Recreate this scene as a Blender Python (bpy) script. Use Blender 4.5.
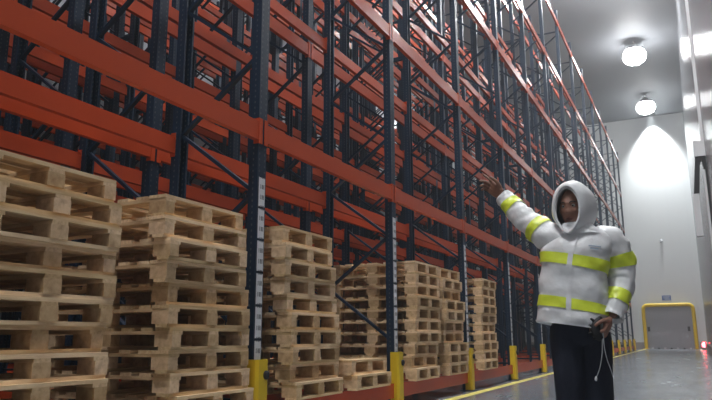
import bpy, bmesh, math, random
from mathutils import Vector, Matrix, noise
random.seed(7)
for o in list(bpy.data.objects): bpy.data.objects.remove(o)
SC = bpy.context.scene
COL = SC.collection
PI = math.pi

# ------------------------------------------------------------------ camera
yaw, pit, rol = math.radians(-26.7787), math.radians(11.719), math.radians(-0.1785)
fw = Vector((math.sin(yaw)*math.cos(pit), math.cos(yaw)*math.cos(pit), math.sin(pit)))
r0 = Vector((math.cos(yaw), -math.sin(yaw), 0)); u0 = r0.cross(fw)
rt = math.cos(rol)*r0 + math.sin(rol)*u0; up = -math.sin(rol)*r0 + math.cos(rol)*u0
cam = bpy.data.cameras.new('camera'); co = bpy.data.objects.new('camera', cam); COL.objects.link(co)
m = Matrix((rt, up, -fw)).transposed().to_4x4(); m.translation = Vector((3.10, -4.4046, 0.79))
co.matrix_world = m
cam.sensor_width = 36; cam.lens = 33.371; cam.clip_start = 0.05; cam.clip_end = 200
SC.camera = co
# ------------------------------------------------------------------ world, exposure
w = bpy.data.worlds.new('world'); SC.world = w; w.use_nodes = True
w.node_tree.nodes['Background'].inputs[0].default_value = (0.75, 0.85, 1, 1)
w.node_tree.nodes['Background'].inputs[1].default_value = 0.02
# thin cold haze in the hall
vo = w.node_tree.nodes.new('ShaderNodeVolumeScatter'); vo.inputs['Density'].default_value = .004; vo.inputs['Anisotropy'].default_value = .2; vo.inputs['Color'].default_value = (.93, .98, 1, 1)
w.node_tree.links.new(vo.outputs[0], w.node_tree.nodes['World Output'].inputs['Volume'])
SC.view_settings.view_transform = 'Standard'; SC.view_settings.look = 'None'
SC.view_settings.gamma = 1; SC.view_settings.use_curve_mapping = False
SC.view_settings.exposure = 0.95
LAMP_STRENGTH = 120.0
# aisle lamps (x, y, relative strength); the first two are in view
LAMPS = [(1.65, 37.6, .06), (1.65, 29.2, .20), (1.65, 20.8, .80), (1.65, 12.4, .85), (1.65, 4.0, .85), (1.65, -4.4, 1.3)]
BACK_LAMPS = [(-12.6, 34.0, .2)]
WALL_SPOT = 4600.0

# ------------------------------------------------------------------ layout
D = 2.7444            # post pitch along the aisle
RP = 1.19             # row pitch
NR = 10
LEV = [0.275, 2.56, 4.65, 6.74, 8.83, 10.91]
TOP = 11.3
UW, UD = .12, .09     # upright section along the aisle / across
ZC = 15.2

# ------------------------------------------------------------------ materials
def mat(name, col=(.5, .5, .5), rough=.5, metal=0., spec=None):
    m = bpy.data.materials.new(name); m.use_nodes = True
    b = m.node_tree.nodes['Principled BSDF']
    b.inputs['Base Color'].default_value = (*col, 1); b.inputs['Roughness'].default_value = rough
    b.inputs['Metallic'].default_value = metal
    if spec is not None: b.inputs['Specular IOR Level'].default_value = spec
    return m
class NT:
    def __init__(s, m): s.t = m.node_tree; s.b = s.t.nodes['Principled BSDF']
    def n(s, typ, **kw):
        x = s.t.nodes.new(typ)
        for k, v in kw.items(): setattr(x, k, v)
        return x
    def l(s, a, b): s.t.links.new(a, b)
    def math(s, op, a, b=None):
        x = s.n('ShaderNodeMath', operation=op)
        for i, v in enumerate((a, b)):
            if v is None: continue
            if isinstance(v, (int, float)): x.inputs[i].default_value = v
            else: s.l(v, x.inputs[i])
        return x.outputs[0]
    def mix(s, fac, a, b):
        x = s.n('ShaderNodeMix', data_type='RGBA')
        if isinstance(fac, (int, float)): x.inputs[0].default_value = fac
        else: s.l(fac, x.inputs[0])
        for i, v in ((6, a), (7, b)):
            if isinstance(v, tuple): x.inputs[i].default_value = (*v, 1)
            else: s.l(v, x.inputs[i])
        return x.outputs[2]
    def coord(s, scale=(1, 1, 1), kind='Object'):
        t = s.n('ShaderNodeTexCoord'); mp = s.n('ShaderNodeMapping'); mp.inputs['Scale'].default_value = scale
        s.l(t.outputs[kind], mp.inputs[0]); return mp.outputs[0]
    def noise(s, vec, scale, detail=3, rough=.5):
        x = s.n('ShaderNodeTexNoise'); x.inputs['Scale'].default_value = scale
        x.inputs['Detail'].default_value = detail; x.inputs['Roughness'].default_value = rough
        s.l(vec, x.inputs['Vector']); return x.outputs[0]
    def bump(s, h, strength, dist=.01):
        x = s.n('ShaderNodeBump'); x.inputs['Strength'].default_value = strength; x.inputs['Distance'].default_value = dist
        s.l(h, x.inputs['Height']); s.l(x.outputs[0], s.b.inputs['Normal'])
    def ramp(s, fac, stops):
        x = s.n('ShaderNodeValToRGB'); e = x.color_ramp.elements
        while len(e) < len(stops): e.new(.5)
        for q, (p, c) in zip(e, stops): q.position = p; q.color = (*c, 1)
        s.l(fac, x.inputs[0]); return x.outputs[0]

M = {}
def wood(name, a, b, c, axis):
    m = mat(name, rough=.75, spec=.25); n = NT(m)
    sc = {'y': (14, 1.2, 14), 'x': (1.2, 14, 14), 'z': (6, 6, 6)}[axis]
    oi = n.n('ShaderNodeObjectInfo')
    off = n.n('ShaderNodeVectorMath', operation='ADD'); n.l(n.coord(sc), off.inputs[0])
    sm = n.n('ShaderNodeVectorMath', operation='SCALE'); n.l(oi.outputs['Location'], sm.inputs[0]); sm.inputs['Scale'].default_value = 7.3
    n.l(sm.outputs[0], off.inputs[1])
    f = n.noise(off.outputs[0], 3.0, 4, .6)
    colr = n.ramp(f, [(.3, a), (.52, b), (.75, c)])
    hs = n.n('ShaderNodeHueSaturation')
    n.l(n.math('ADD', n.math('MULTIPLY', oi.outputs['Random'], .45), .78), hs.inputs['Value'])
    n.l(n.math('ADD', n.math('MULTIPLY', oi.outputs['Random'], -.2), 1.0), hs.inputs['Saturation'])
    n.l(colr, hs.inputs['Color']); n.l(hs.outputs[0], n.b.inputs['Base Color'])
    n.bump(f, .15, .004); return m
M['plank'] = wood('pine_planks', (.60, .37, .17), (.78, .54, .28), (.86, .65, .38), 'y')
M['plank_x'] = wood('pine_stringers', (.50, .30, .14), (.68, .45, .22), (.76, .55, .30), 'x')
M['block'] = wood('pine_blocks', (.48, .28, .13), (.66, .43, .22), (.77, .54, .30), 'z')

def paint(name, a, b, rough):
    m = mat(name, a, rough); n = NT(m); v = n.coord()
    n.l(n.mix(n.noise(v, 1.2, 2, .5), a, b), n.b.inputs['Base Color'])
    n.b.inputs['Specular IOR Level'].default_value = .4 if name.startswith(('orange', 'yellow')) else .28
    return m
M['orange'] = paint('orange_red_enamel', (.56, .072, .017), (.50, .062, .015), .27)
M['navy'] = paint('navy_enamel', (.006, .018, .042), (.008, .023, .050), .42)
M['yellow'] = paint('yellow_enamel', (.80, .56, .02), (.72, .48, .02), .4)
# navy uprights: two columns of punched holes on flat faces, painted pale as light showing through
m = M['navy_punched'] = paint('navy_punched_steel', (.006, .018, .042), (.008, .023, .050), .42)
n = NT(m); t = n.n('ShaderNodeTexCoord'); sp = n.n('ShaderNodeSeparateXYZ'); n.l(t.outputs['Object'], sp.inputs[0])
zz = n.math('SUBTRACT', n.math('FRACT', n.math('MULTIPLY', sp.outputs[2], 20.0)), .5)      # 50 mm pitch
yy = n.math('SUBTRACT', n.math('ABSOLUTE', sp.outputs[1]), .036)
xx = n.math('ABSOLUTE', sp.outputs[0])
geo = n.n('ShaderNodeNewGeometry'); tn = n.n('ShaderNodeVectorTransform', vector_type='NORMAL', convert_from='WORLD', convert_to='OBJECT')
n.l(geo.outputs['True Normal'], tn.inputs[0]); sn = n.n('ShaderNodeSeparateXYZ'); n.l(tn.outputs[0], sn.inputs[0])
isx = n.math('GREATER_THAN', n.math('ABSOLUTE', sn.outputs[0]), .7)
lat = n.math('ADD', n.math('MULTIPLY', isx, yy), n.math('MULTIPLY', n.math('SUBTRACT', 1.0, isx), xx))
r2 = n.math('ADD', n.math('POWER', n.math('DIVIDE', lat, .0075), 2.0), n.math('POWER', n.math('DIVIDE', zz, .22), 2.0))
hole = n.math('LESS_THAN', r2, 1.0)
old = n.b.inputs['Base Color'].links[0].from_socket
n.l(n.mix(hole, old, (.06, .072, .085)), n.b.inputs['Base Color'])
# label sheets: dark bar-code bands
m = M['label'] = mat('printed_label', (.7, .71, .73), .5); n = NT(m)
t = n.n('ShaderNodeTexCoord'); sp = n.n('ShaderNodeSeparateXYZ'); n.l(t.outputs['Object'], sp.inputs[0])
fz = n.math('FRACT', n.math('MULTIPLY', sp.outputs[2], 1/.088))
band = n.math('MULTIPLY', n.math('GREATER_THAN', fz, .30), n.math('LESS_THAN', fz, .72))
iny = n.math('LESS_THAN', n.math('ABSOLUTE', sp.outputs[1]), .032)
bars = n.math('GREATER_THAN', n.math('SINE', n.math('ADD', n.math('MULTIPLY', sp.outputs[1], 900.), n.math('MULTIPLY', n.math('SINE', n.math('MULTIPLY', sp.outputs[1], 310.)), 3.))), -.1)
k = n.math('MULTIPLY', n.math('MULTIPLY', band, iny), bars)
n.l(n.mix(k, (.72, .73, .75), (.06, .06, .07)), n.b.inputs['Base Color'])

# floor: grey sealed concrete with mottling
m = M['floor'] = mat('sealed_floor', (.3, .32, .33), .3); n = NT(m); v = n.coord()
f1 = n.noise(v, .35, 5, .6); f2 = n.noise(n.coord((1.6, .5, 1)), 1.3, 4, .6)
n.l(n.mix(n.math('MULTIPLY', n.math('ADD', f1, f2), .5), (.12, .14, .16), (.24, .265, .29)), n.b.inputs['Base Color'])
n.l(n.math('ADD', n.math('MULTIPLY', f2, .3), .08), n.b.inputs['Roughness'])
n.bump(n.noise(v, 9., 2), .05, .002)
def panel(name, col, rough, axis, ribs, spec=.5, pitch=1.1, joint=.88):
    m = mat(name, col, rough, spec=spec); n = NT(m); t = n.n('ShaderNodeTexCoord'); sp = n.n('ShaderNodeSeparateXYZ')
    n.l(t.outputs['Object'], sp.inputs[0]); a = sp.outputs[axis]
    fr = n.math('FRACT', n.math('MULTIPLY', a, 1/pitch)); j = n.math('LESS_THAN', fr, .012)
    nz = n.noise(n.coord(), .4, 4)
    c2 = tuple(x*.93 for x in col)
    base = n.mix(nz, col, c2)
    n.l(n.mix(j, base, tuple(x*joint for x in col)), n.b.inputs['Base Color'])
    if ribs:
        h = n.math('SINE', n.math('MULTIPLY', a, 2*PI/ribs)); n.bump(h, 1.0, .0011)
    return m
M['wall'] = panel('white_insulated_panel', (.66, .68, .68), .45, 0, 0)
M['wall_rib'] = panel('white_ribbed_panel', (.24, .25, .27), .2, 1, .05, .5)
M['wall_side'] = panel('side_panel', (.30, .31, .33), .4, 1, 0)
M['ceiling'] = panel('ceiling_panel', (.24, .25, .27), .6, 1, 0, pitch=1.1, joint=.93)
M['kerb'] = mat('concrete_kerb', (.30, .27, .25), .7)
M['white_line'] = mat('worn_white_line', (.62, .6, .52), .5)
M['yellow_line'] = mat('yellow_floor_paint', (.78, .66, .16), .45)
M['dark'] = mat('black_rubber', (.012, .012, .014), .6)
M['steel'] = mat('brushed_steel', (.33, .34, .36), .35, .7)
M['doorgrey'] = panel('grey_door_slats', (.30, .31, .33), .42, 0, .09)
M['lampbody'] = mat('lamp_housing', (.5, .5, .52), .4)
M['sign'] = mat('blue_sign', (.02, .09, .34), .4)
M['white'] = mat('white_paint', (.75, .76, .77), .4)
def emis(name, col, s):
    m = mat(name, col, .5); b = m.node_tree.nodes['Principled BSDF']
    b.inputs['Emission Color'].default_value = (*col, 1); b.inputs['Emission Strength'].default_value = s; return m
M['red_glow'] = emis('red_warning_light', (1, .03, .04), 22)
# person
m = M['jacket'] = mat('white_quilted_nylon', (.84, .85, .86), .45); n = NT(m); v = n.coord((1.2, 1.2, 1))
h = n.math('ADD', n.noise(v, 6, 2, .5), n.math('MULTIPLY', n.noise(v, 17, 2, .5), .25)); n.bump(h, .45, .035)
m = M['band'] = mat('lime_reflective_tape', (.80, .93, .07), .35); n = NT(m); n.bump(n.noise(n.coord(), 12, 2), .35, .02)
m = M['trouser'] = mat('navy_work_cloth', (.008, .012, .028), .8); n = NT(m); n.bump(n.noise(n.coord((1, 1, .5)), 9, 3), .5, .03)
m = M['skin'] = mat('skin', (.28, .14, .095), .5); n = NT(m)
n.l(n.mix(n.noise(n.coord(), 30, 3), (.25, .12, .08), (.33, .165, .115)), n.b.inputs['Base Color'])
M['eye'] = mat('eye_white', (.5, .47, .44), .25); M['iris'] = mat('dark_iris', (.012, .008, .006), .2)
M['brow'] = mat('black_hair', (.012, .01, .009), .7); M['lip'] = mat('lip', (.17, .062, .05), .45)
M['shoe'] = mat('black_leather', (.012, .012, .013), .4)
M['cord'] = mat('grey_white_cord', (.45, .46, .48), .5)
M['print'] = mat('pale_blue_print', (.42, .50, .60), .5)

# ------------------------------------------------------------------ mesh helpers
def box(bm, x0, x1, y0, y1, z0, z1):
    v = [bm.verts.new((x, y, z)) for x in (x0, x1) for y in (y0, y1) for z in (z0, z1)]
    for f in ((0, 1, 3, 2), (4, 6, 7, 5), (0, 4, 5, 1), (2, 3, 7, 6), (0, 2, 6, 4), (1, 5, 7, 3)): bm.faces.new([v[i] for i in f])
def bevel(bm, w, seg=1):
    bmesh.ops.bevel(bm, geom=[e for e in bm.edges if len(e.link_faces) == 2 and e.calc_face_angle(0) > .5], offset=w, segments=seg, affect='EDGES', profile=.5)
def bar(bm, a, b, wx, wy, ref=(0, 1, 0)):
    a, b = Vector(a), Vector(b); t = (b-a).normalized(); s = Vector(ref); s = (s - t*s.dot(t)).normalized(); q = t.cross(s)
    vs = [[bm.verts.new(p + s*(i*wx/2) + q*(j*wy/2)) for i, j in ((-1, -1), (1, -1), (1, 1), (-1, 1))] for p in (a, b)]
    for i in range(4): bm.faces.new((vs[0][i], vs[0][(i+1) % 4], vs[1][(i+1) % 4], vs[1][i]))
    bm.faces.new(vs[0][::-1]); bm.faces.new(vs[1])
def prism(bm, poly, axis, a, b):
    def P(p, h): q = list(p); q.insert(axis, h); return q
    A = [bm.verts.new(P(p, a)) for p in poly]; B = [bm.verts.new(P(p, b)) for p in poly]
    k = len(poly)
    for i in range(k): bm.faces.new((A[i], A[(i+1) % k], B[(i+1) % k], B[i]))
    bm.faces.new(A[::-1]); bm.faces.new(B)
def grid(bm, rings, cap0=True, cap1=True, closed=True):
    R = [[bm.verts.new(p) for p in r] for r in rings]; k = len(R[0])
    for i in range(len(R)-1):
        for j in range(k if closed else k-1): bm.faces.new((R[i][j], R[i][(j+1) % k], R[i+1][(j+1) % k], R[i+1][j]))
    if cap0: bm.faces.new(R[0][::-1])
    if cap1: bm.faces.new(R[-1])
def cr(P, t):
    i = min(int(t), len(P)-2); f = t-i
    g = lambda k: P[max(0, min(len(P)-1, k))]
    out = []
    for a, b, c, d in zip(g(i-1), g(i), g(i+1), g(i+2)):
        out.append(.5*((2*b)+(c-a)*f+(2*a-5*b+4*c-d)*f*f+(3*b-a-3*c+d)*f**3))
    return out
def tube(bm, pts, seg=10, sub=4, ref=(0, 0, 1)):
    """pts: (x,y,z,r) smooth tapering tube with rounded ends"""
    n_ = (len(pts)-1)*sub; rings = []; prev = None
    for k in range(n_+1):
        t = k/sub; p = cr(pts, t); q0 = cr(pts, max(0, t-.05)); q1 = cr(pts, min(len(pts)-1, t+.05))
        T = (Vector(q1[:3])-Vector(q0[:3])).normalized()
        s = prev if prev is not None else Vector(ref)
        s = s - T*s.dot(T)
        if s.length < 1e-4: s = Vector((1, 0, 0)) - T*T.x
        s.normalize(); prev = s; q = T.cross(s); rr = p[3]
        if k in (0, n_): rr *= .75
        rings.append([Vector(p[:3]) + (s*math.cos(a)+q*math.sin(a))*rr for a in [2*PI*j/seg for j in range(seg)]])
    grid(bm, rings)
def lathe(bm, prof, c=(0, 0, 0), seg=24):
    rings = [[Vector((c[0]+r*math.cos(2*PI*j/seg), c[1]+r*math.sin(2*PI*j/seg), c[2]+z)) for j in range(seg)] for r, z in prof]
    grid(bm, rings)
def mk(name, bm, m, smooth=False):
    bmesh.ops.recalc_face_normals(bm, faces=bm.faces[:])
    me = bpy.data.meshes.new(name); bm.to_mesh(me); bm.free(); me.materials.append(m)
    if smooth:
        for p in me.polygons: p.use_smooth = True
    return me
def put(name, me, parent=None, loc=(0, 0, 0), rot=None):
    o = bpy.data.objects.new(name, me); COL.objects.link(o); o.location = loc
    if rot: o.rotation_euler = rot
    if parent: o.parent = parent
    return o
def obj(name, bm, m, parent=None, smooth=False, loc=(0, 0, 0)): return put(name, mk(name, bm, m, smooth), parent, loc)
def tag(o, label, cat, group=None):
    o['label'] = label; o['category'] = cat
    if group: o['group'] = group
    return o
def thing(name, label, cat, loc=(0, 0, 0), rz=0, group=None):
    o = bpy.data.objects.new(name, None); COL.objects.link(o); o.location = loc; o.rotation_euler = (0, 0, rz)
    o.empty_display_size = .1
    return tag(o, label, cat, group)
def struct(name, bm, m, parent=None):
    o = obj(name, bm, m, parent); o['kind'] = 'structure'; return o
def bx(*a):
    bm = bmesh.new(); box(bm, *a); return bm
def mbox(name, m, dims, bev=0):
    bm = bx(*dims)
    if bev: bevel(bm, bev)
    return mk(name, bm, m)
NUM = ['nearest', 'second', 'third', 'fourth', 'fifth', 'sixth', 'seventh', 'eighth', 'ninth', 'tenth', 'eleventh', 'twelfth', 'thirteenth', 'fourteenth', 'fifteenth']
ROW = ['aisle-side row', 'second row back', 'third row back', 'fourth row back', 'fifth row back', 'sixth row back', 'seventh row back', 'eighth row back', 'ninth row back', 'rearmost row']

# ------------------------------------------------------------------ setting
XL, XR, YB, YF = -13.6, 3.65, -9.0, 42.2
struct('floor', bx(XL, XR, YB, YF, -.2, 0), M['floor'])
struct('ceiling', bx(XL, XR, YB, YF, ZC, ZC+.2), M['ceiling'])
struct('wall_far', bx(XL-.2, XR+.2, YF, YF+.2, -.2, ZC+.2), M['wall'])
struct('wall_back', bx(XL-.2, XR+.2, YB-.2, YB, -.2, ZC+.2), M['wall_side'])
struct('wall_right', bx(XR, XR+.2, YB, YF, -.2, ZC+.2), M['wall_rib'])
struct('wall_left', bx(XL-.2, XL, YB, YF, -.2, ZC+.2), M['wall_side'])
struct('baseboard_far', bx(XL, .26, YF-.12, YF, 0, .40), M['kerb'])
struct('baseboard_far', bx(3.22, XR, YF-.12, YF, 0, .40), M['kerb'])
struct('baseboard_right', bx(XR-.12, XR, YB, YF-.12, 0, .40), M['kerb'])
struct('trim_1', bx(.15, .28, YB+1, YF-.2, 0, .004), M['yellow_line'])
struct('trim_2', bx(3.22, 3.32, 22, YF-.4, 0, .004), M['white_line'])

# door at the far end
dr = bpy.data.objects.new('door_1', None); COL.objects.link(dr); dr.location = (0, YF, 0); dr['kind'] = 'structure'
obj('door_panel', bx(.28, 3.00, -.07, 0, .02, 2.62), M['doorgrey'], dr)
obj('door_header', bx(.28, 3.00, -.12, 0, 2.40, 2.62), M['doorgrey'], dr)
for hx in (.44, 2.72): obj('handle', bx(hx-.07, hx+.07, -.13, -.07, 1.08, 1.36), M['dark'], dr)
for k in range(7):
    obj('floor_reflector', bx(.5+k*.36, .62+k*.36, -.16, -.06, .0, .07), M['white'] if k % 2 == 0 else M['dark'], dr)
gt = thing('door_guard', 'yellow tubular steel guard frame around the grey door in the end wall', 'guard rail', (1.64, YF-.38, 0))
bm = bmesh.new()
tube(bm, [(-1.42, 0, .02, .11), (-1.42, 0, 1.2, .11), (-1.42, 0, 2.38, .11), (-1.33, 0, 2.62, .11), (-1.1, 0, 2.70, .11), (0, 0, 2.70, .11), (1.1, 0, 2.70, .11), (1.33, 0, 2.62, .11), (1.42, 0, 2.38, .11), (1.42, 0, 1.2, .11), (1.42, 0, .02, .11)], 12, 5, (0, 1, 0))
obj('guard_tube', bm, M['yellow'], gt, True)
for s in (-1, 1): obj('foot_plate', bx(s*1.42-.18, s*1.42+.18, -.16, .16, 0, .025), M['yellow'], gt)
sg = thing('wall_sign', 'small blue sign on the white end wall above the door guard', 'sign', (1.62, YF, 3.15))
obj('sign_board', bx(-.26, .26, -.03, 0, -.15, .15), M['sign'], sg)
for k, (a, b) in enumerate(((-.20, .20), (-.17, .15), (-.12, .19))):
    obj('sign_lettering', bx(a, b, -.034, -.03, .06-k*.075, .085-k*.075), M['white'], sg)
bm = bmesh.new(); lathe(bm, [(.10, 0), (.10, .06), (.06, .1)]); bmesh.ops.rotate(bm, verts=bm.verts, matrix=Matrix.Rotation(PI/2, 3, 'X'))
tag(obj('wall_sensor', bm, M['steel'], loc=(1.63, YF, 6.79)), 'small dark round sensor high on the white end wall', 'sensor')

# right wall hardware
tag(obj('wall_conduit', bx(XR-.06, XR, 11.55, 11.63, 5.0, ZC-.01), M['white']), 'thin white vertical conduit running up the right wall', 'conduit')
dm = thing('wall_bracket', 'black hook-shaped bracket under a white cover on the right wall', 'bracket', (XR, 11.6, 0))
obj('cover', bx(-.22, 0, -.1, .1, 4.66, 5.0), M['white'], dm)
bm = bmesh.new(); prism(bm, [(-.21, 4.66), (-.005, 4.66), (-.005, 4.36), (-.06, 4.36), (-.09, 4.58), (-.13, 4.48), (-.20, 3.83), (-.31, 3.83)], 1, -.08, .08)
obj('hook', bm, M['dark'], dm)
obj('mounting_plate', bx(-.08, 0, -.05, .05, 2.4, 4.36), M['white'], dm)
obj('lower_box', bx(-.34, -.21, -.08, .08, 2.9, 3.83), M['white'], dm)
tag(obj('wall_cable', bx(XR-.04, XR, 11.50, 11.545, 3.0, 4.5), M['dark']), 'thin black cable dropping down the right wall beside the bracket', 'cable')
rl = thing('warning_light', 'glowing red warning light low on the right wall by the end door', 'warning light', (XR-.12, 37.6, .30))
obj('lamp_body', bx(-.05, 0, -.14, .14, -.14, .14), M['dark'], rl)
bm = bmesh.new(); bmesh.ops.create_uvsphere(bm, u_segments=16, v_segments=10, radius=.15); obj('lens', bm, M['red_glow'], rl, True, (-.08, 0, 0))

# ceiling lamps
hb = bmesh.new(); lathe(hb, [(.06, .30), (.14, .28), (.28, .14), (.45, .05), (.48, .0), (.48, -.06), (.40, -.03)]); hb = mk('lamp_housing', hb, M['lampbody'], True)
def lamp(x, y, s, label, grp, r=.50):
    t = thing('high_bay_lamp', label, 'ceiling lamp', (x, y, 14.72), 0, grp)
    put('lamp_housing', hb, t)
    put('lamp_stem', mbox('lamp_stem', M['lampbody'], (-.02, .02, -.02, .02, .28, .475)), t)
    bm = bmesh.new(); lathe(bm, [(.12, -.74), (.30, -.70), (.45, -.60), (.53, -.46), (.55, -.36), (.53, -.22), (.47, -.10), (.41, -.035)], seg=28); bmesh.ops.recalc_face_normals(bm, faces=bm.faces[:])
    me = bpy.data.meshes.new('diffuser'); bm.to_mesh(me); bm.free()
    me.materials.append(emis('lamp_light', (.97, .99, 1.0), LAMP_STRENGTH*s)); put('diffuser', me, t, (0, 0, .004))
# recessed downlight washing the end wall
dl = thing('downlight', 'recessed spotlight in the ceiling washing down the end wall', 'ceiling lamp', (1.77, YF-.6, ZC))
bm = bmesh.new(); lathe(bm, [(.24, 0), (.24, -.02), (.20, -.02), (.20, 0)]); obj('trim_ring', bm, M['lampbody'], dl)
sp_ = bpy.data.lights.new('downlight_bulb', 'SPOT'); sp_.energy = WALL_SPOT; sp_.spot_size = math.radians(78); sp_.spot_blend = 1.0; sp_.shadow_soft_size = .1; sp_.color = (.93, .98, 1)
so = bpy.data.objects.new('downlight_bulb', sp_); COL.objects.link(so); so.parent = dl; so.location = (0, 0, -.05); so.rotation_euler = (math.radians(4), 0, 0)
LB = ['round ceiling lamp closest to the white end wall', 'round ceiling lamp above the aisle, higher of the two in the photo']
for i, (x, y, s) in enumerate(LAMPS):
    lamp(x, y, s, LB[i] if i < 2 else 'aisle ceiling lamp out of view above the camera, %s from the end wall' % NUM[i], 'high bay lamps over the aisle')
for i, (x, y, s) in enumerate(BACK_LAMPS):
    lamp(x, y, s, 'ceiling lamp behind the racking, %s from the end wall' % NUM[i].replace('nearest', 'first'), 'high bay lamps behind the racks')

# ------------------------------------------------------------------ rack frames
upbm = bmesh.new()
prism(upbm, [(0, -UW/2), (0, UW/2), (-UD, UW/2), (-UD, UW/2-.022), (-UD+.006, UW/2-.022), (-UD+.006, UW/2-.006), (-.006, UW/2-.006), (-.006, -UW/2+.006), (-UD+.006, -UW/2+.006), (-UD+.006, -UW/2+.022), (-UD, -UW/2+.022), (-UD, -UW/2)], 2, 0, TOP)
for v in upbm.verts: v.co.x += UD/2
UP = mk('upright', upbm, M['navy_punched'])
FOOT = mbox('base_plate', M['navy'], (-.08, .08, -.09, .09, 0, .012))
XR0, XR1 = -UD/2, -.90          # centres of front and rear upright of a frame
def brace(a, b):
    bm = bmesh.new(); bar(bm, a, b, .045, .03); return mk('diagonal_brace', bm, M['navy'])
zs = []; z = .76; front = True
while z < TOP-.5: zs.append((XR0-.02 if front else XR1+.02, z)); z += .605; front = not front
BR = [brace((zs[i][0], 0, zs[i][1]), (zs[i+1][0], 0, zs[i+1][1])) for i in range(len(zs)-1)]
HB = []
for zh in (.30, zs[-1][1]+.12):
    bm = bmesh.new(); bar(bm, (XR0-.04, 0, zh), (XR1+.04, 0, zh), .045, .03); HB.append(mk('horizontal_brace', bm, M['navy']))
bm = bmesh.new()
for i in range(len(zs)-1): bar(bm, (zs[i][0], 0, zs[i][1]), (zs[i+1][0], 0, zs[i+1][1]), .045, .03)
BRALL = mk('bracing', bm, M['navy'])
SPC = mbox('row_spacer', M['navy'], (.002, RP-.947, -.025, .025, -.03, .03))
LBL = mbox('label_strip', M['label'], (0, .0025, -.042, .042, -.122, .122))
for r in range(NR):
    for i in range(-1, 14):
        x = -RP*r
        if i == -1: where = 'before the first bay'
        else: where = '%s from the camera' % NUM[i]
        if i == 13: where = 'last before the end wall'
        f = thing('rack_tower', 'tall navy rack frame in the %s, %s' % (ROW[r], where), 'rack frame', (x, i*D, 0), 0, 'navy rack frames, ' + ROW[r])
        for xc in (XR0, XR1):
            put('upright', UP, f, (xc, 0, .012), (0, 0, PI) if xc == XR1 else None)
            put('base_plate', FOOT, f, (xc, 0, 0))
        if r < 2:
            for b in BR: put('diagonal_brace', b, f)
            for b in HB: put('horizontal_brace', b, f)
        else:
            put('bracing', BRALL, f)
            for b in HB: put('horizontal_brace', b, f)
        if r:
            for zh in (1.6, 5.5, 9.2): put('row_spacer', SPC, f, (0, 0, zh))
        if r == 0:
            for k in range(6): put('label_strip', LBL, f, (0, .005, .62+k*.265 + (.12 if i else .02)))

# ------------------------------------------------------------------ beams
BL = D-UW
prof = [(0, 0), (0, .16), (-.028, .16), (-.028, .128), (-.05, .128), (-.05, 0)]
bm = bmesh.new(); prism(bm, prof, 1, -BL/2+.004, BL/2-.004); bevel(bm, .004); RAIL = mk('rail', bm, M['orange'])
bm = bmesh.new(); box(bm, -.05, .0, -.004, 0, -.03, .19); box(bm, 0, .006, -.004, .046, -.03, .19); CONN = mk('connector', bm, M['orange'])
LVN = ['floor-level', 'first-level', 'second-level', 'third-level', 'fourth-level', 'topmost']
def rail_pos(r, side, b, l):
    x = -RP*r + (.004 if side == 0 else -.949); return (x, (b+.5)*D, LEV[l]-.16), (0 if side == 0 else PI)
for r in range(2):
    for side in (0, 1):
        for b in range(-1, 13):
            for l in range(6):
                p, rz = rail_pos(r, side, b, l)
                bay = 'leftmost bay' if b == -1 else ('%s bay right of the nearest post' % NUM[b].replace('nearest', 'first'))
                t = thing('rack_crossbeam', 'orange-red %s %s beam of the %s, %s' % (LVN[l], ('front', 'rear')[side], ROW[r], bay), 'rack beam', p, rz, 'orange rack beams, ' + ROW[r])
                put('rail', RAIL, t)
                put('connector', CONN, t, (0, BL/2, 0)); put('connector', CONN, t, (0, -BL/2, .16), (PI, 0, 0))
bm = bmesh.new()
for r in range(2, NR):
    for side in (0, 1):
        for b in range(-1, 13):
            for l in range(6):
                p, rz = rail_pos(r, side, b, l); q = bmesh.new(); prism(q, prof, 1, -BL/2+.004, BL/2-.004)
                bmesh.ops.transform(q, matrix=Matrix.Translation(p) @ Matrix.Rotation(rz, 4, 'Z'), verts=q.verts)
                me = bpy.data.meshes.new('t'); q.to_mesh(me); q.free(); bm.from_mesh(me); bpy.data.meshes.remove(me)
o = tag(obj('rack_crossbeams', bm, M['orange']), 'orange-red beams of the rack rows behind the second', 'rack beams'); o['kind'] = 'stuff'

# ------------------------------------------------------------------ column guards
bm = bmesh.new(); prism(bm, [(-.05, -.078), (.030, -.078), (.052, -.058), (.052, .058), (.030, .078), (-.05, .078), (-.05, .070), (.026, .070), (.044, .054), (.044, -.054), (.026, -.070), (-.05, -.070)], 2, .012, .62)
GP = mk('guard_plate', bm, M['yellow'])
GB = mbox('guard_foot', M['dark'], (-.05, .10, -.11, .11, 0, .012))
bm = bmesh.new(); lathe(bm, [(.034, 0), (.034, .012), (.022, .02)], seg=16); bmesh.ops.rotate(bm, verts=bm.verts, matrix=Matrix.Rotation(PI/2, 3, 'Y')); GD = mk('bolt_head', bm, M['dark'], False)
for i in range(-1, 14):
    where = 'out of frame on the left' if i == -1 else ('at the far end of the aisle' if i == 13 else '%s from the camera' % NUM[i])
    t = thing('column_guard', 'yellow guard at the foot of the aisle-side post %s' % where, 'column guard', (.012, i*D, 0), 0, 'yellow column guards along the aisle')
    put('guard_plate', GP, t); put('guard_foot', GB, t); put('bolt_head', GD, t, (.052, .035, .50))
for i in range(0, 14):
    t = thing('column_guard', 'yellow guard behind the rearmost rack row, %s from the camera' % NUM[i], 'column guard', (-RP*(NR-1)-.957, i*D, 0), PI, 'yellow column guards behind the racks')
    put('guard_plate', GP, t); put('guard_foot', GB, t)

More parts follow.
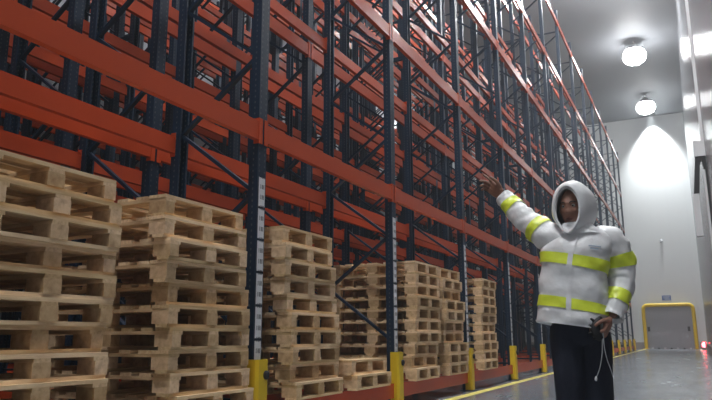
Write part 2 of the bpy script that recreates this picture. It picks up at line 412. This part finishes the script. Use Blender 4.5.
# ------------------------------------------------------------------ pallets
PWd, PDp, PH = .85, 1.2, .144
DECK = []
for s in range(3):
    random.seed(s); bm = bmesh.new(); xs = [0, .165, .335, .5275, .72, .89, 1.055]; wd = [.145, .1, .1, .145, .1, .1, .145]
    for a, q in zip(xs, wd):
        e = random.uniform(-.004, .004); box(bm, -a-q, -a, -PWd/2+e, PWd/2+e, PH-.022, PH+random.uniform(-.001, 0))
    bevel(bm, .002); DECK.append(mk('deck_boards', bm, M['plank']))
STR = mbox('stringer_board', M['plank_x'], (-PDp, 0, -.05, .05, PH-.044, PH-.022), .002)
BOT = mbox('bottom_board', M['plank'], (-.05, .05, -PWd/2, PWd/2, 0, .022), .002)
BKC = mbox('block', M['block'], (-.145, 0, -.043, .043, .022, PH-.044), .003)
BKM = mbox('block', M['block'], (-.145, 0, -.055, .055, .022, PH-.044), .003)
random.seed(11)
def pallet(x, y, z, rz, label, grp):
    t = thing('wooden_pallet', label, 'pallet', (x, y, z), rz, grp)
    put('deck_boards', random.choice(DECK), t)
    for yy in (-PWd/2+.05, 0, PWd/2-.05): put('stringer_board', STR, t, (0, yy, 0))
    for xx in (-.06, -.6, -1.14): put('bottom_board', BOT, t, (xx, 0, 0))
    for xx in (0, -.5275, -1.055):
        put('block', BKC, t, (xx, -PWd/2+.043, 0)); put('block', BKM, t, (xx, 0, 0)); put('block', BKC, t, (xx, PWd/2-.043, 0))
ORD = ['topmost', 'second from the top', 'third from the top', 'fourth from the top', 'fifth from the top', 'fifth from the bottom', 'fourth from the bottom', 'third from the bottom', 'second from the bottom', 'bottom']
def stack(nm, n_, yt, yb, ox=.08):
    """yt / yb: right edge (front, far end) of the top and bottom pallet"""
    for k in range(n_):
        f = k/max(1, n_-1); y = yb + (yt-yb)*f - PWd/2 + random.uniform(-.022, .022)
        idx = (ORD if n_ == 10 else ['upper', 'lower'])[n_-1-k]
        pallet(ox + random.uniform(-.03, .03), y, LEV[0] + .001 + k*.1445, math.radians(random.uniform(-1.6, 1.6)), 'wooden pallet %s in the %s' % (idx, nm), 'pallets in the ' + nm)
stack('stack cut by the left photo edge', 10, -1.56, -1.60)
stack('tall stack left of the first guard', 10, -.33, -.20)
stack('tall stack right of the first guard', 10, 1.09, 1.26)
stack('low pile of two beside the second guard', 2, 2.35, 2.40)
stack('tall stack right of the second guard', 10, 4.12, 3.95)
stack('tall stack left of the third guard', 10, 5.01, 5.18)
stack('tall stack right of the third guard', 10, 6.98, 6.78)

# ------------------------------------------------------------------ person
pz = math.radians(26.7787)
P = thing('person', 'person in white hooded jacket with lime bands, raising an arm towards the racks', 'person', (2.46, 0, 0), pz)
def V(*a): return Vector(a)
R_SH, R_EL, R_WR = V(-.150, .05, 1.42), V(-.271, .2, 1.578), V(-.363, .33, 1.745)
L_SH, L_EL, L_WR, L_HD = V(.205, -.03, 1.395), V(.266, -.03, 1.135), V(.150, -.125, .905), V(.085, -.16, .83)
# head frame
hy, hp = math.radians(38), math.radians(6)
HF = V(-math.sin(hy)*math.cos(hp), -math.cos(hy)*math.cos(hp), -math.sin(hp)); HS = V(math.cos(hy), -math.sin(hy), 0); HU = HS.cross(HF); HU = HU if HU.z > 0 else -HU
HC = V(-.012, -.03, 1.595)
def hd(s, f, u): return HC + HS*s + HF*f + HU*u
body = bmesh.new()
# head: profile rings from chin to crown
rings = []
for k in range(33):
    a = -PI/2 + PI*k/32; u = math.sin(a)*.128; c = math.cos(a)
    ring = []
    for j in range(40):
        th = 2*PI*j/40; s, f = math.cos(th), math.sin(th)
        wS = .076*c**.8 if c > 0 else 0; wF = (.094 if f > 0 else .092)*c**.8 if c > 0 else 0
        if u < -.02: q = min(1, (-u-.02)/.11); wS *= 1-.22*q; wF *= (1-.05*q if f > 0 else 1-.5*q)
        x, y = s*wS, f*wF
        if f > 0:
            fr = math.exp(-(s/.33)**2)
            y += .026*math.exp(-((u+.022)/.014)**2)*math.exp(-(x/.016)**2) + .012*math.exp(-((u-.008)/.028)**2)*math.exp(-(x/.011)**2)   # nose tip, bridge
            y -= .012*math.exp(-((u-.018)/.014)**2)*math.exp(-((abs(x)-.031)/.015)**2)       # eye sockets
            y += .006*math.exp(-((u-.040)/.010)**2)*math.exp(-(x/.05)**2)                    # brow ridge
            y += .008*math.exp(-((u+.062)/.006)**2)*math.exp(-(x/.022)**2) + .009*math.exp(-((u+.075)/.007)**2)*math.exp(-(x/.020)**2)
            y -= .004*math.exp(-((u+.068)/.003)**2)*math.exp(-(x/.022)**2)
            y += .008*math.exp(-((u+.112)/.014)**2)*math.exp(-(x/.025)**2)                   # chin
            y += .006*math.exp(-((u+.015)/.02)**2)*math.exp(-((abs(x)-.045)/.015)**2)        # cheeks
        ring.append(hd(x, y, u))
    rings.append(ring)
grid(body, rings)
for s in (-1, 1): tube(body, [(*hd(s*.074, -.012, .018), .010), (*hd(s*.083, -.018, .006), .012), (*hd(s*.078, -.010, -.022), .008)], 8, 3)
tube(body, [(*hd(0, -.02, -.06), .055), (.012, .0, 1.47, .056), (.02, .01, 1.38, .08)], 14, 3)
tube(body, [(.02, .01, 1.44, .07), (.01, 0, 1.34, .13), (-.015, 0, 1.15, .13), (-.03, 0, .98, .13), (-.02, .0, .86, .13)], 16, 3)
tube(body, [(*R_SH, .05), (*R_EL, .042), (*R_WR, .029)], 12, 4); tube(body, [(*(R_SH*.4+V(.02, .01, 1.40)*.6), .06), (*R_SH, .055)], 12, 2)
tube(body, [(*L_SH, .05), (*L_EL, .042), (*L_WR, .029)], 12, 4); tube(body, [(*(L_SH*.3+V(.02, .01, 1.40)*.7), .06), (*L_SH, .055)], 12, 2)
LEGX = ((-.095, .005), (.07, -.01))
for x, y in LEGX: tube(body, [(x*.9-.01, y, .9, .085), (x, y-.01, .5, .058), (x, y+.015, .3, .052), (x, y+.01, .08, .040)], 12, 4)
def hand(wr, d, n_, thumb_side, curls, splay, scale=1.):
    """d: wrist-to-knuckle direction, n_: palm normal (palm faces it)"""
    d = d.normalized(); n_ = (n_ - d*n_.dot(d)).normalized(); s = d.cross(n_)*thumb_side   # s points to the thumb side
    S = scale
    for t in (-.028, -.010, .010, .028):
        a = wr + s*t*.7*S; b = wr + d*.090*S + s*t*1.08*S
        tube(body, [(*a, .016*S), (*((a+b)*.5 + n_*.003), .0165*S), (*b, .0125*S)], 8, 3)
    ln = [.078, .086, .080, .062]
    for k, t in enumerate((.030, .010, -.010, -.029)):
        c = curls[k]; p = wr + d*.088*S + s*t*1.05*S; ang = 0; pts = [(*p, .0105*S)]
        dirn = (d + s*t*splay).normalized()
        for j, fr in enumerate((.46, .31, .23)):
            ang += c*(1.0, 1.15, .8)[j]; v = dirn*math.cos(ang) + n_*math.sin(ang); p = p + v*ln[k]*fr*S
            pts.append((*p, (.0092, .0085, .0072)[j]*S))
        tube(body, pts, 8, 4)
    p = wr + d*.022*S + s*.026*S; a1 = p + (d*.6 + s*.62 + n_*.35).normalized()*.042*S; a2 = a1 + (d*.85 + s*.25 + n_*.45).normalized()*.032*S; a3 = a2 + (d*.9 + n_*.35).normalized()*.026*S
    tube(body, [(*p, .015*S), (*a1, .0118*S), (*a2, .0102*S), (*a3, .008*S)], 8, 4)
hand(R_WR + V(-.020, .026, .032), V(-.085, .07, .10), V(-.62, -.5, -.2), 1, (.08, .50, .66, .75), 1.4, 1.2)
hand(L_WR + V(-.016, -.010, -.018), V(-.060, -.035, -.085), V(-.5, .35, .30), -1, (.75, .85, .9, .95), .3, 1.2)
bo = obj('body', body, M['skin'], P, True)
rm = bo.modifiers.new('remesh', 'REMESH'); rm.mode = 'VOXEL'; rm.voxel_size = .0045; rm.use_smooth_shade = True
sm = bo.modifiers.new('smooth', 'SMOOTH'); sm.factor = .5; sm.iterations = 3
for s in (-1, 1):
    bm = bmesh.new(); bmesh.ops.create_uvsphere(bm, u_segments=14, v_segments=10, radius=.0125); e = obj('eye', bm, M['eye'], P, True, hd(s*.031, .072, .017))
    bm = bmesh.new(); bmesh.ops.create_uvsphere(bm, u_segments=10, v_segments=8, radius=.0062); put('iris', mk('iris', bm, M['iris'], True), e, HF*.0085 - HU*.001)
    bm = bmesh.new(); tube(bm, [(*hd(s*.014, .092, .037), .003), (*hd(s*.032, .089, .043), .0042), (*hd(s*.051, .074, .037), .0025)], 6, 4); obj('eyebrow', bm, M['brow'], P, True)
bm = bmesh.new(); tube(bm, [(*hd(-.024, .083, -.068), .002), (*hd(-.008, .096, -.064), .0055), (*hd(.008, .096, -.064), .0055), (*hd(.024, .083, -.068), .002)], 8, 4)
tube(bm, [(*hd(-.022, .083, -.070), .002), (*hd(0, .095, -.076), .0068), (*hd(.022, .083, -.070), .002)], 8, 4); obj('lips', bm, M['lip'], P, True)

# jacket
by = math.radians(26)
BS, BF = V(math.cos(by), -math.sin(by), 0), V(-math.sin(by), -math.cos(by), 0)
TS = [  # z, cx, cy, half width, half depth, tilt
    (.846, -.054, 0, .214, .165, -.16), (.88, -.054, 0, .214, .167, -.16), (.975, -.045, 0, .212, .158, -.20), (1.10, -.036, 0, .204, .152, -.22), (1.245, -.020, 0, .205, .150, -.24),
    (1.34, .005, 0, .213, .142, -.15), (1.405, .022, .0, .205, .122, -.05), (1.445, .024, -.005, .160, .105, -.02), (1.472, .018, -.015, .110, .095, 0), (1.50, .008, -.02, .088, .09, 0)]
def torso_pt(z_i, th, off=0.):
    z, cx, cy, a, b, tl = cr(TS, z_i)
    c, s = math.cos(th), math.sin(th); e = .82
    q = V(cx, cy, z) + BS*(math.copysign(abs(c)**e, c)*(a+off)) + BF*(math.copysign(abs(s)**e, s)*(b+off)); q.z += (q.x-cx)*tl
    fold = min(1, z_i*1.2) * max(0, 1-max(0, z_i-5.5)/2)
    w_ = noise.noise(V(q.x*8, q.y*8, q.z*11)) * .014 + noise.noise(V(q.x*17+q.z*9, q.y*17, q.z*15+5)) * .005
    nrm = (BS*c*b + BF*s*a).normalized()
    return q + nrm*w_*fold
def torso_rings(i0, i1, n_, off=0., seg=56): return [[torso_pt(i0+(i1-i0)*k/n_, 2*PI*j/seg, off) for j in range(seg)] for k in range(n_+1)]
RSL = [(*(V(-.03, .02, 1.38)), .105, 0), (*(R_SH+V(.01, 0, -.005)), .098, 0), (*(R_SH*.5+R_EL*.5), .088, 0), (*R_EL, .080, 0), (*(R_EL*.5+R_WR*.5+V(0, 0, -.004)), .072, 0), (*(R_WR+(R_WR-R_EL)*.06), .056, 0)]
LSL = [(*V(.09, -.01, 1.37), .085, 0), (*(L_SH+V(-.005, 0, -.01)), .100, 0), (*(L_SH*.5+L_EL*.5+V(.018, 0, .01)), .094, 0), (*L_EL, .085, 0), (*(L_EL*.5+L_WR*.5), .076, 0), (*(L_WR+(L_WR-L_EL)*.02), .060, 0)]
def sleeve_pt(SL, t, th, off=0., seed=0):
    p = cr(SL, t); a = cr(SL, max(0, t-.05)); b = cr(SL, min(len(SL)-1, t+.05))
    T = (V(*b[:3])-V(*a[:3])).normalized(); s = V(0, -1, 0); s = (s-T*s.dot(T)).normalized(); q = T.cross(s)
    nrm = s*math.cos(th)+q*math.sin(th); c = V(*p[:3]); r = p[3]
    pq = c + nrm*r
    w_ = noise.noise(V(pq.x*13+seed, pq.y*13, pq.z*15)) * .013 + .0022*math.sin(t*11 + 3*math.sin(th*2+seed))
    return pq + nrm*(w_*min(1, t*.8) + off)
def sleeve_rings(SL, t0, t1, n_, off=0., seed=0, seg=28): return [[sleeve_pt(SL, t0+(t1-t0)*k/n_, 2*PI*j/seg, off, seed) for j in range(seg)] for k in range(n_+1)]
jb = bmesh.new()
grid(jb, torso_rings(0, 9, 72), False, True)
hem = torso_rings(0, .55, 4, .007); grid(jb, hem, False, False)
inner = [[torso_pt(.0, 2*PI*j/56, -.0) for j in range(56)], [torso_pt(.25, 2*PI*j/56, -.03) for j in range(56)]]; grid(jb, inner, False, True)
for SL, sd in ((RSL, 1), (LSL, 7)):
    grid(jb, sleeve_rings(SL, 0, 5, 56, 0, sd), True, False)
    grid(jb, sleeve_rings(SL, 4.72, 5, 6, .004, sd), False, False)
    e = sleeve_rings(SL, 4.9, 5, 1, 0, sd); c = sleeve_rings(SL, 4.8, 4.85, 1, -.022, sd); grid(jb, [e[1], c[0]], False, False)
# hood: rings from the face opening back to the nape
HD = [(.100, .072, .140, -.010), (.112, .082, .149, -.008), (.096, .097, .158, -.003), (.06, .118, .165, .004), (.0, .135, .175, .008), (-.06, .136, .170, .006), (-.11, .116, .145, .0), (-.145, .075, .10, -.008), (-.158, .03, .045, -.012)]
def hood_pt(t, th):
    f, a, b, cu = cr(HD, t); c, s = math.cos(th), math.sin(th)
    pinch = 1-.28*max(0, -s)**2*max(0, 1-t/3)
    q = hd(c*a*pinch, f - .035*s*max(0, 1-t/2.5) + (.0), cu + s*b)
    w_ = noise.noise(q*11)*.010*min(1, t)
    return q + (q-hd(0, f, cu)).normalized()*w_
hr = [[hood_pt(8*k/40, 2*PI*j/40) for j in range(40)] for k in range(41)]; grid(jb, hr, False, True)
inn = [[hd(0, 0, 0) + (hr[0][j]-hd(0, 0, 0))*1.0 for j in range(40)], [hr[0][j]*.0 + hood_pt(1.6, 2*PI*j/40)*1.0 - (hood_pt(1.6, 2*PI*j/40)-hd(0, .1, 0))*.16 for j in range(40)], [hood_pt(3.2, 2*PI*j/40) - (hood_pt(3.2, 2*PI*j/40)-hd(0, .03, 0))*.16 for j in range(40)]]
grid(jb, inn, False, False)
# hood skirt joining hood and shoulders
sk = []
for k in range(8):
    t = k/7; sk.append([])
    for j in range(36):
        th = 2*PI*j/36; a = .098+.075*t**1.6; b = .10+.035*t; c0 = hd(0, -.022, -.115)*(1-t)+V(.022, -.005, 1.425)*t
        q = c0 + BS*math.cos(th)*a + BF*math.sin(th)*b; q += V(1, 1, 0)*0; q.z += noise.noise(q*14)*.008
        sk[-1].append(q)
grid(jb, sk, False, False)
JK = obj('jacket', jb, M['jacket'], P, True)
def band(rings):
    bm = bmesh.new(); grid(bm, rings, False, False); return obj('reflective_band', bm, M['band'], JK, True)
band(torso_rings(1.70, 2.27, 6, .005)); band(torso_rings(3.72, 4.30, 6, .005))
band(sleeve_rings(RSL, 1.55, 2.05, 6, .005, 1)); band(sleeve_rings(RSL, 3.85, 4.4, 6, .005, 1))
band(sleeve_rings(LSL, 1.85, 2.4, 6, .005, 7)); band(sleeve_rings(LSL, 3.78, 4.30, 6, .005, 7))
bm = bmesh.new(); zr = [[torso_pt(i0, PI/2+d_, .006) for d_ in (-.04, -.015, .015, .04)] for i0 in [8.2*k/60 for k in range(61)]]; grid(bm, zr, False, False, False)
zo = obj('zip_placket', bm, M['jacket'], JK, True)
for k, (a, b, i0) in enumerate(((.34, .74, 4.98), (.40, .66, 4.80))):
    bm = bmesh.new(); grid(bm, [[torso_pt(ii, PI/2-(a+(b-a)*q/8), .004) for q in range(9)] for ii in (i0, i0+.09)], False, False, False)
    obj('chest_print', bm, M['print'], JK, True)
# trousers
tb = bmesh.new()
tube(tb, [(-.03, .0, 1.0, .150), (-.025, .0, .90, .155), (-.016, .0, .80, .140), (-.016, .005, .74, .10)], 28, 4, (0, 1, 0))
for sgn, (x, y) in zip((-1, 1), LEGX): tube(tb, [(x*.88, y, .86, .105), (x, y, .72, .104), (x, y-.008, .5, .092), (x, y+.01, .3, .084), (x, y+.01, .07, .082)], 22, 5, (0, 1, 0))
for v in tb.verts: v.co += V(noise.noise(v.co*10), noise.noise(v.co*10+V(7, 0, 0)), 0)*.008
to = obj('trousers', tb, M['trouser'], P, True); rm = to.modifiers.new('remesh', 'REMESH'); rm.mode = 'VOXEL'; rm.voxel_size = .009; rm.use_smooth_shade = True
sm = to.modifiers.new('smooth', 'SMOOTH'); sm.factor = .5; sm.iterations = 4
for x, y in LEGX:
    bm = bmesh.new(); d_ = BF
    tube(bm, [(*(V(x, y+.01, .05)-BF*.07), .045), (*(V(x, y+.01, .055)), .05), (*(V(x, y+.01, .042)+BF*.10), .042), (*(V(x, y+.01, .034)+BF*.17), .034)], 14, 4)
    for v in bm.verts: v.co.z = max(0, v.co.z)
    obj('shoe', bm, M['shoe'], P, True)
# held things (placed in the same turned frame as the person)
def held(name, label, cat): return thing(name, label, cat, (2.46, 0, 0), pz)
cd = held('cord', 'thin pale grey cord hanging from the lowered hand in front of dark trousers', 'cord')
bm = bmesh.new(); tube(bm, [(.062, -.19, .86, .0028), (.052, -.2, .77, .0028), (.045, -.195, .68, .0028), (.028, -.185, .60, .0028), (.010, -.17, .55, .0028)], 6, 6); obj('strand', bm, M['cord'], cd, True)
bm = bmesh.new(); tube(bm, [(.066, -.19, .86, .0028), (.060, -.2, .74, .0028), (.072, -.195, .66, .0028), (.10, -.17, .595, .0028), (.125, -.13, .55, .0028)], 6, 6); obj('strand', bm, M['cord'], cd, True)
bm = bmesh.new(); tube(bm, [(.010, -.17, .558, .004), (.008, -.17, .545, .008), (.007, -.17, .530, .0075)], 8, 3); obj('plug', bm, M['white'], cd, True)
gl = held('glove', 'crumpled black glove gripped in the lowered hand', 'glove')
gb = bmesh.new(); gp = L_WR + V(-.115, -.055, -.075)
tube(gb, [(*(gp+V(.03, .0, .07)), .016), (*(gp+V(-.01, .0, .03)), .026), (*(gp+V(-.012, -.005, -.02)), .030), (*(gp+V(.02, .0, -.06)), .02)], 14, 5)
for k, (a, b) in enumerate(((-.035, .055), (-.045, .02), (-.045, -.02), (-.025, -.05))): tube(gb, [(*(gp+V(-.005, 0, b*.6)), .012), (*(gp+V(a*.8, -.006, b)), .010), (*(gp+V(a*1.25, -.004, b*1.15)), .007)], 8, 3)
obj('glove_cloth', gb, M['dark'], gl, True)
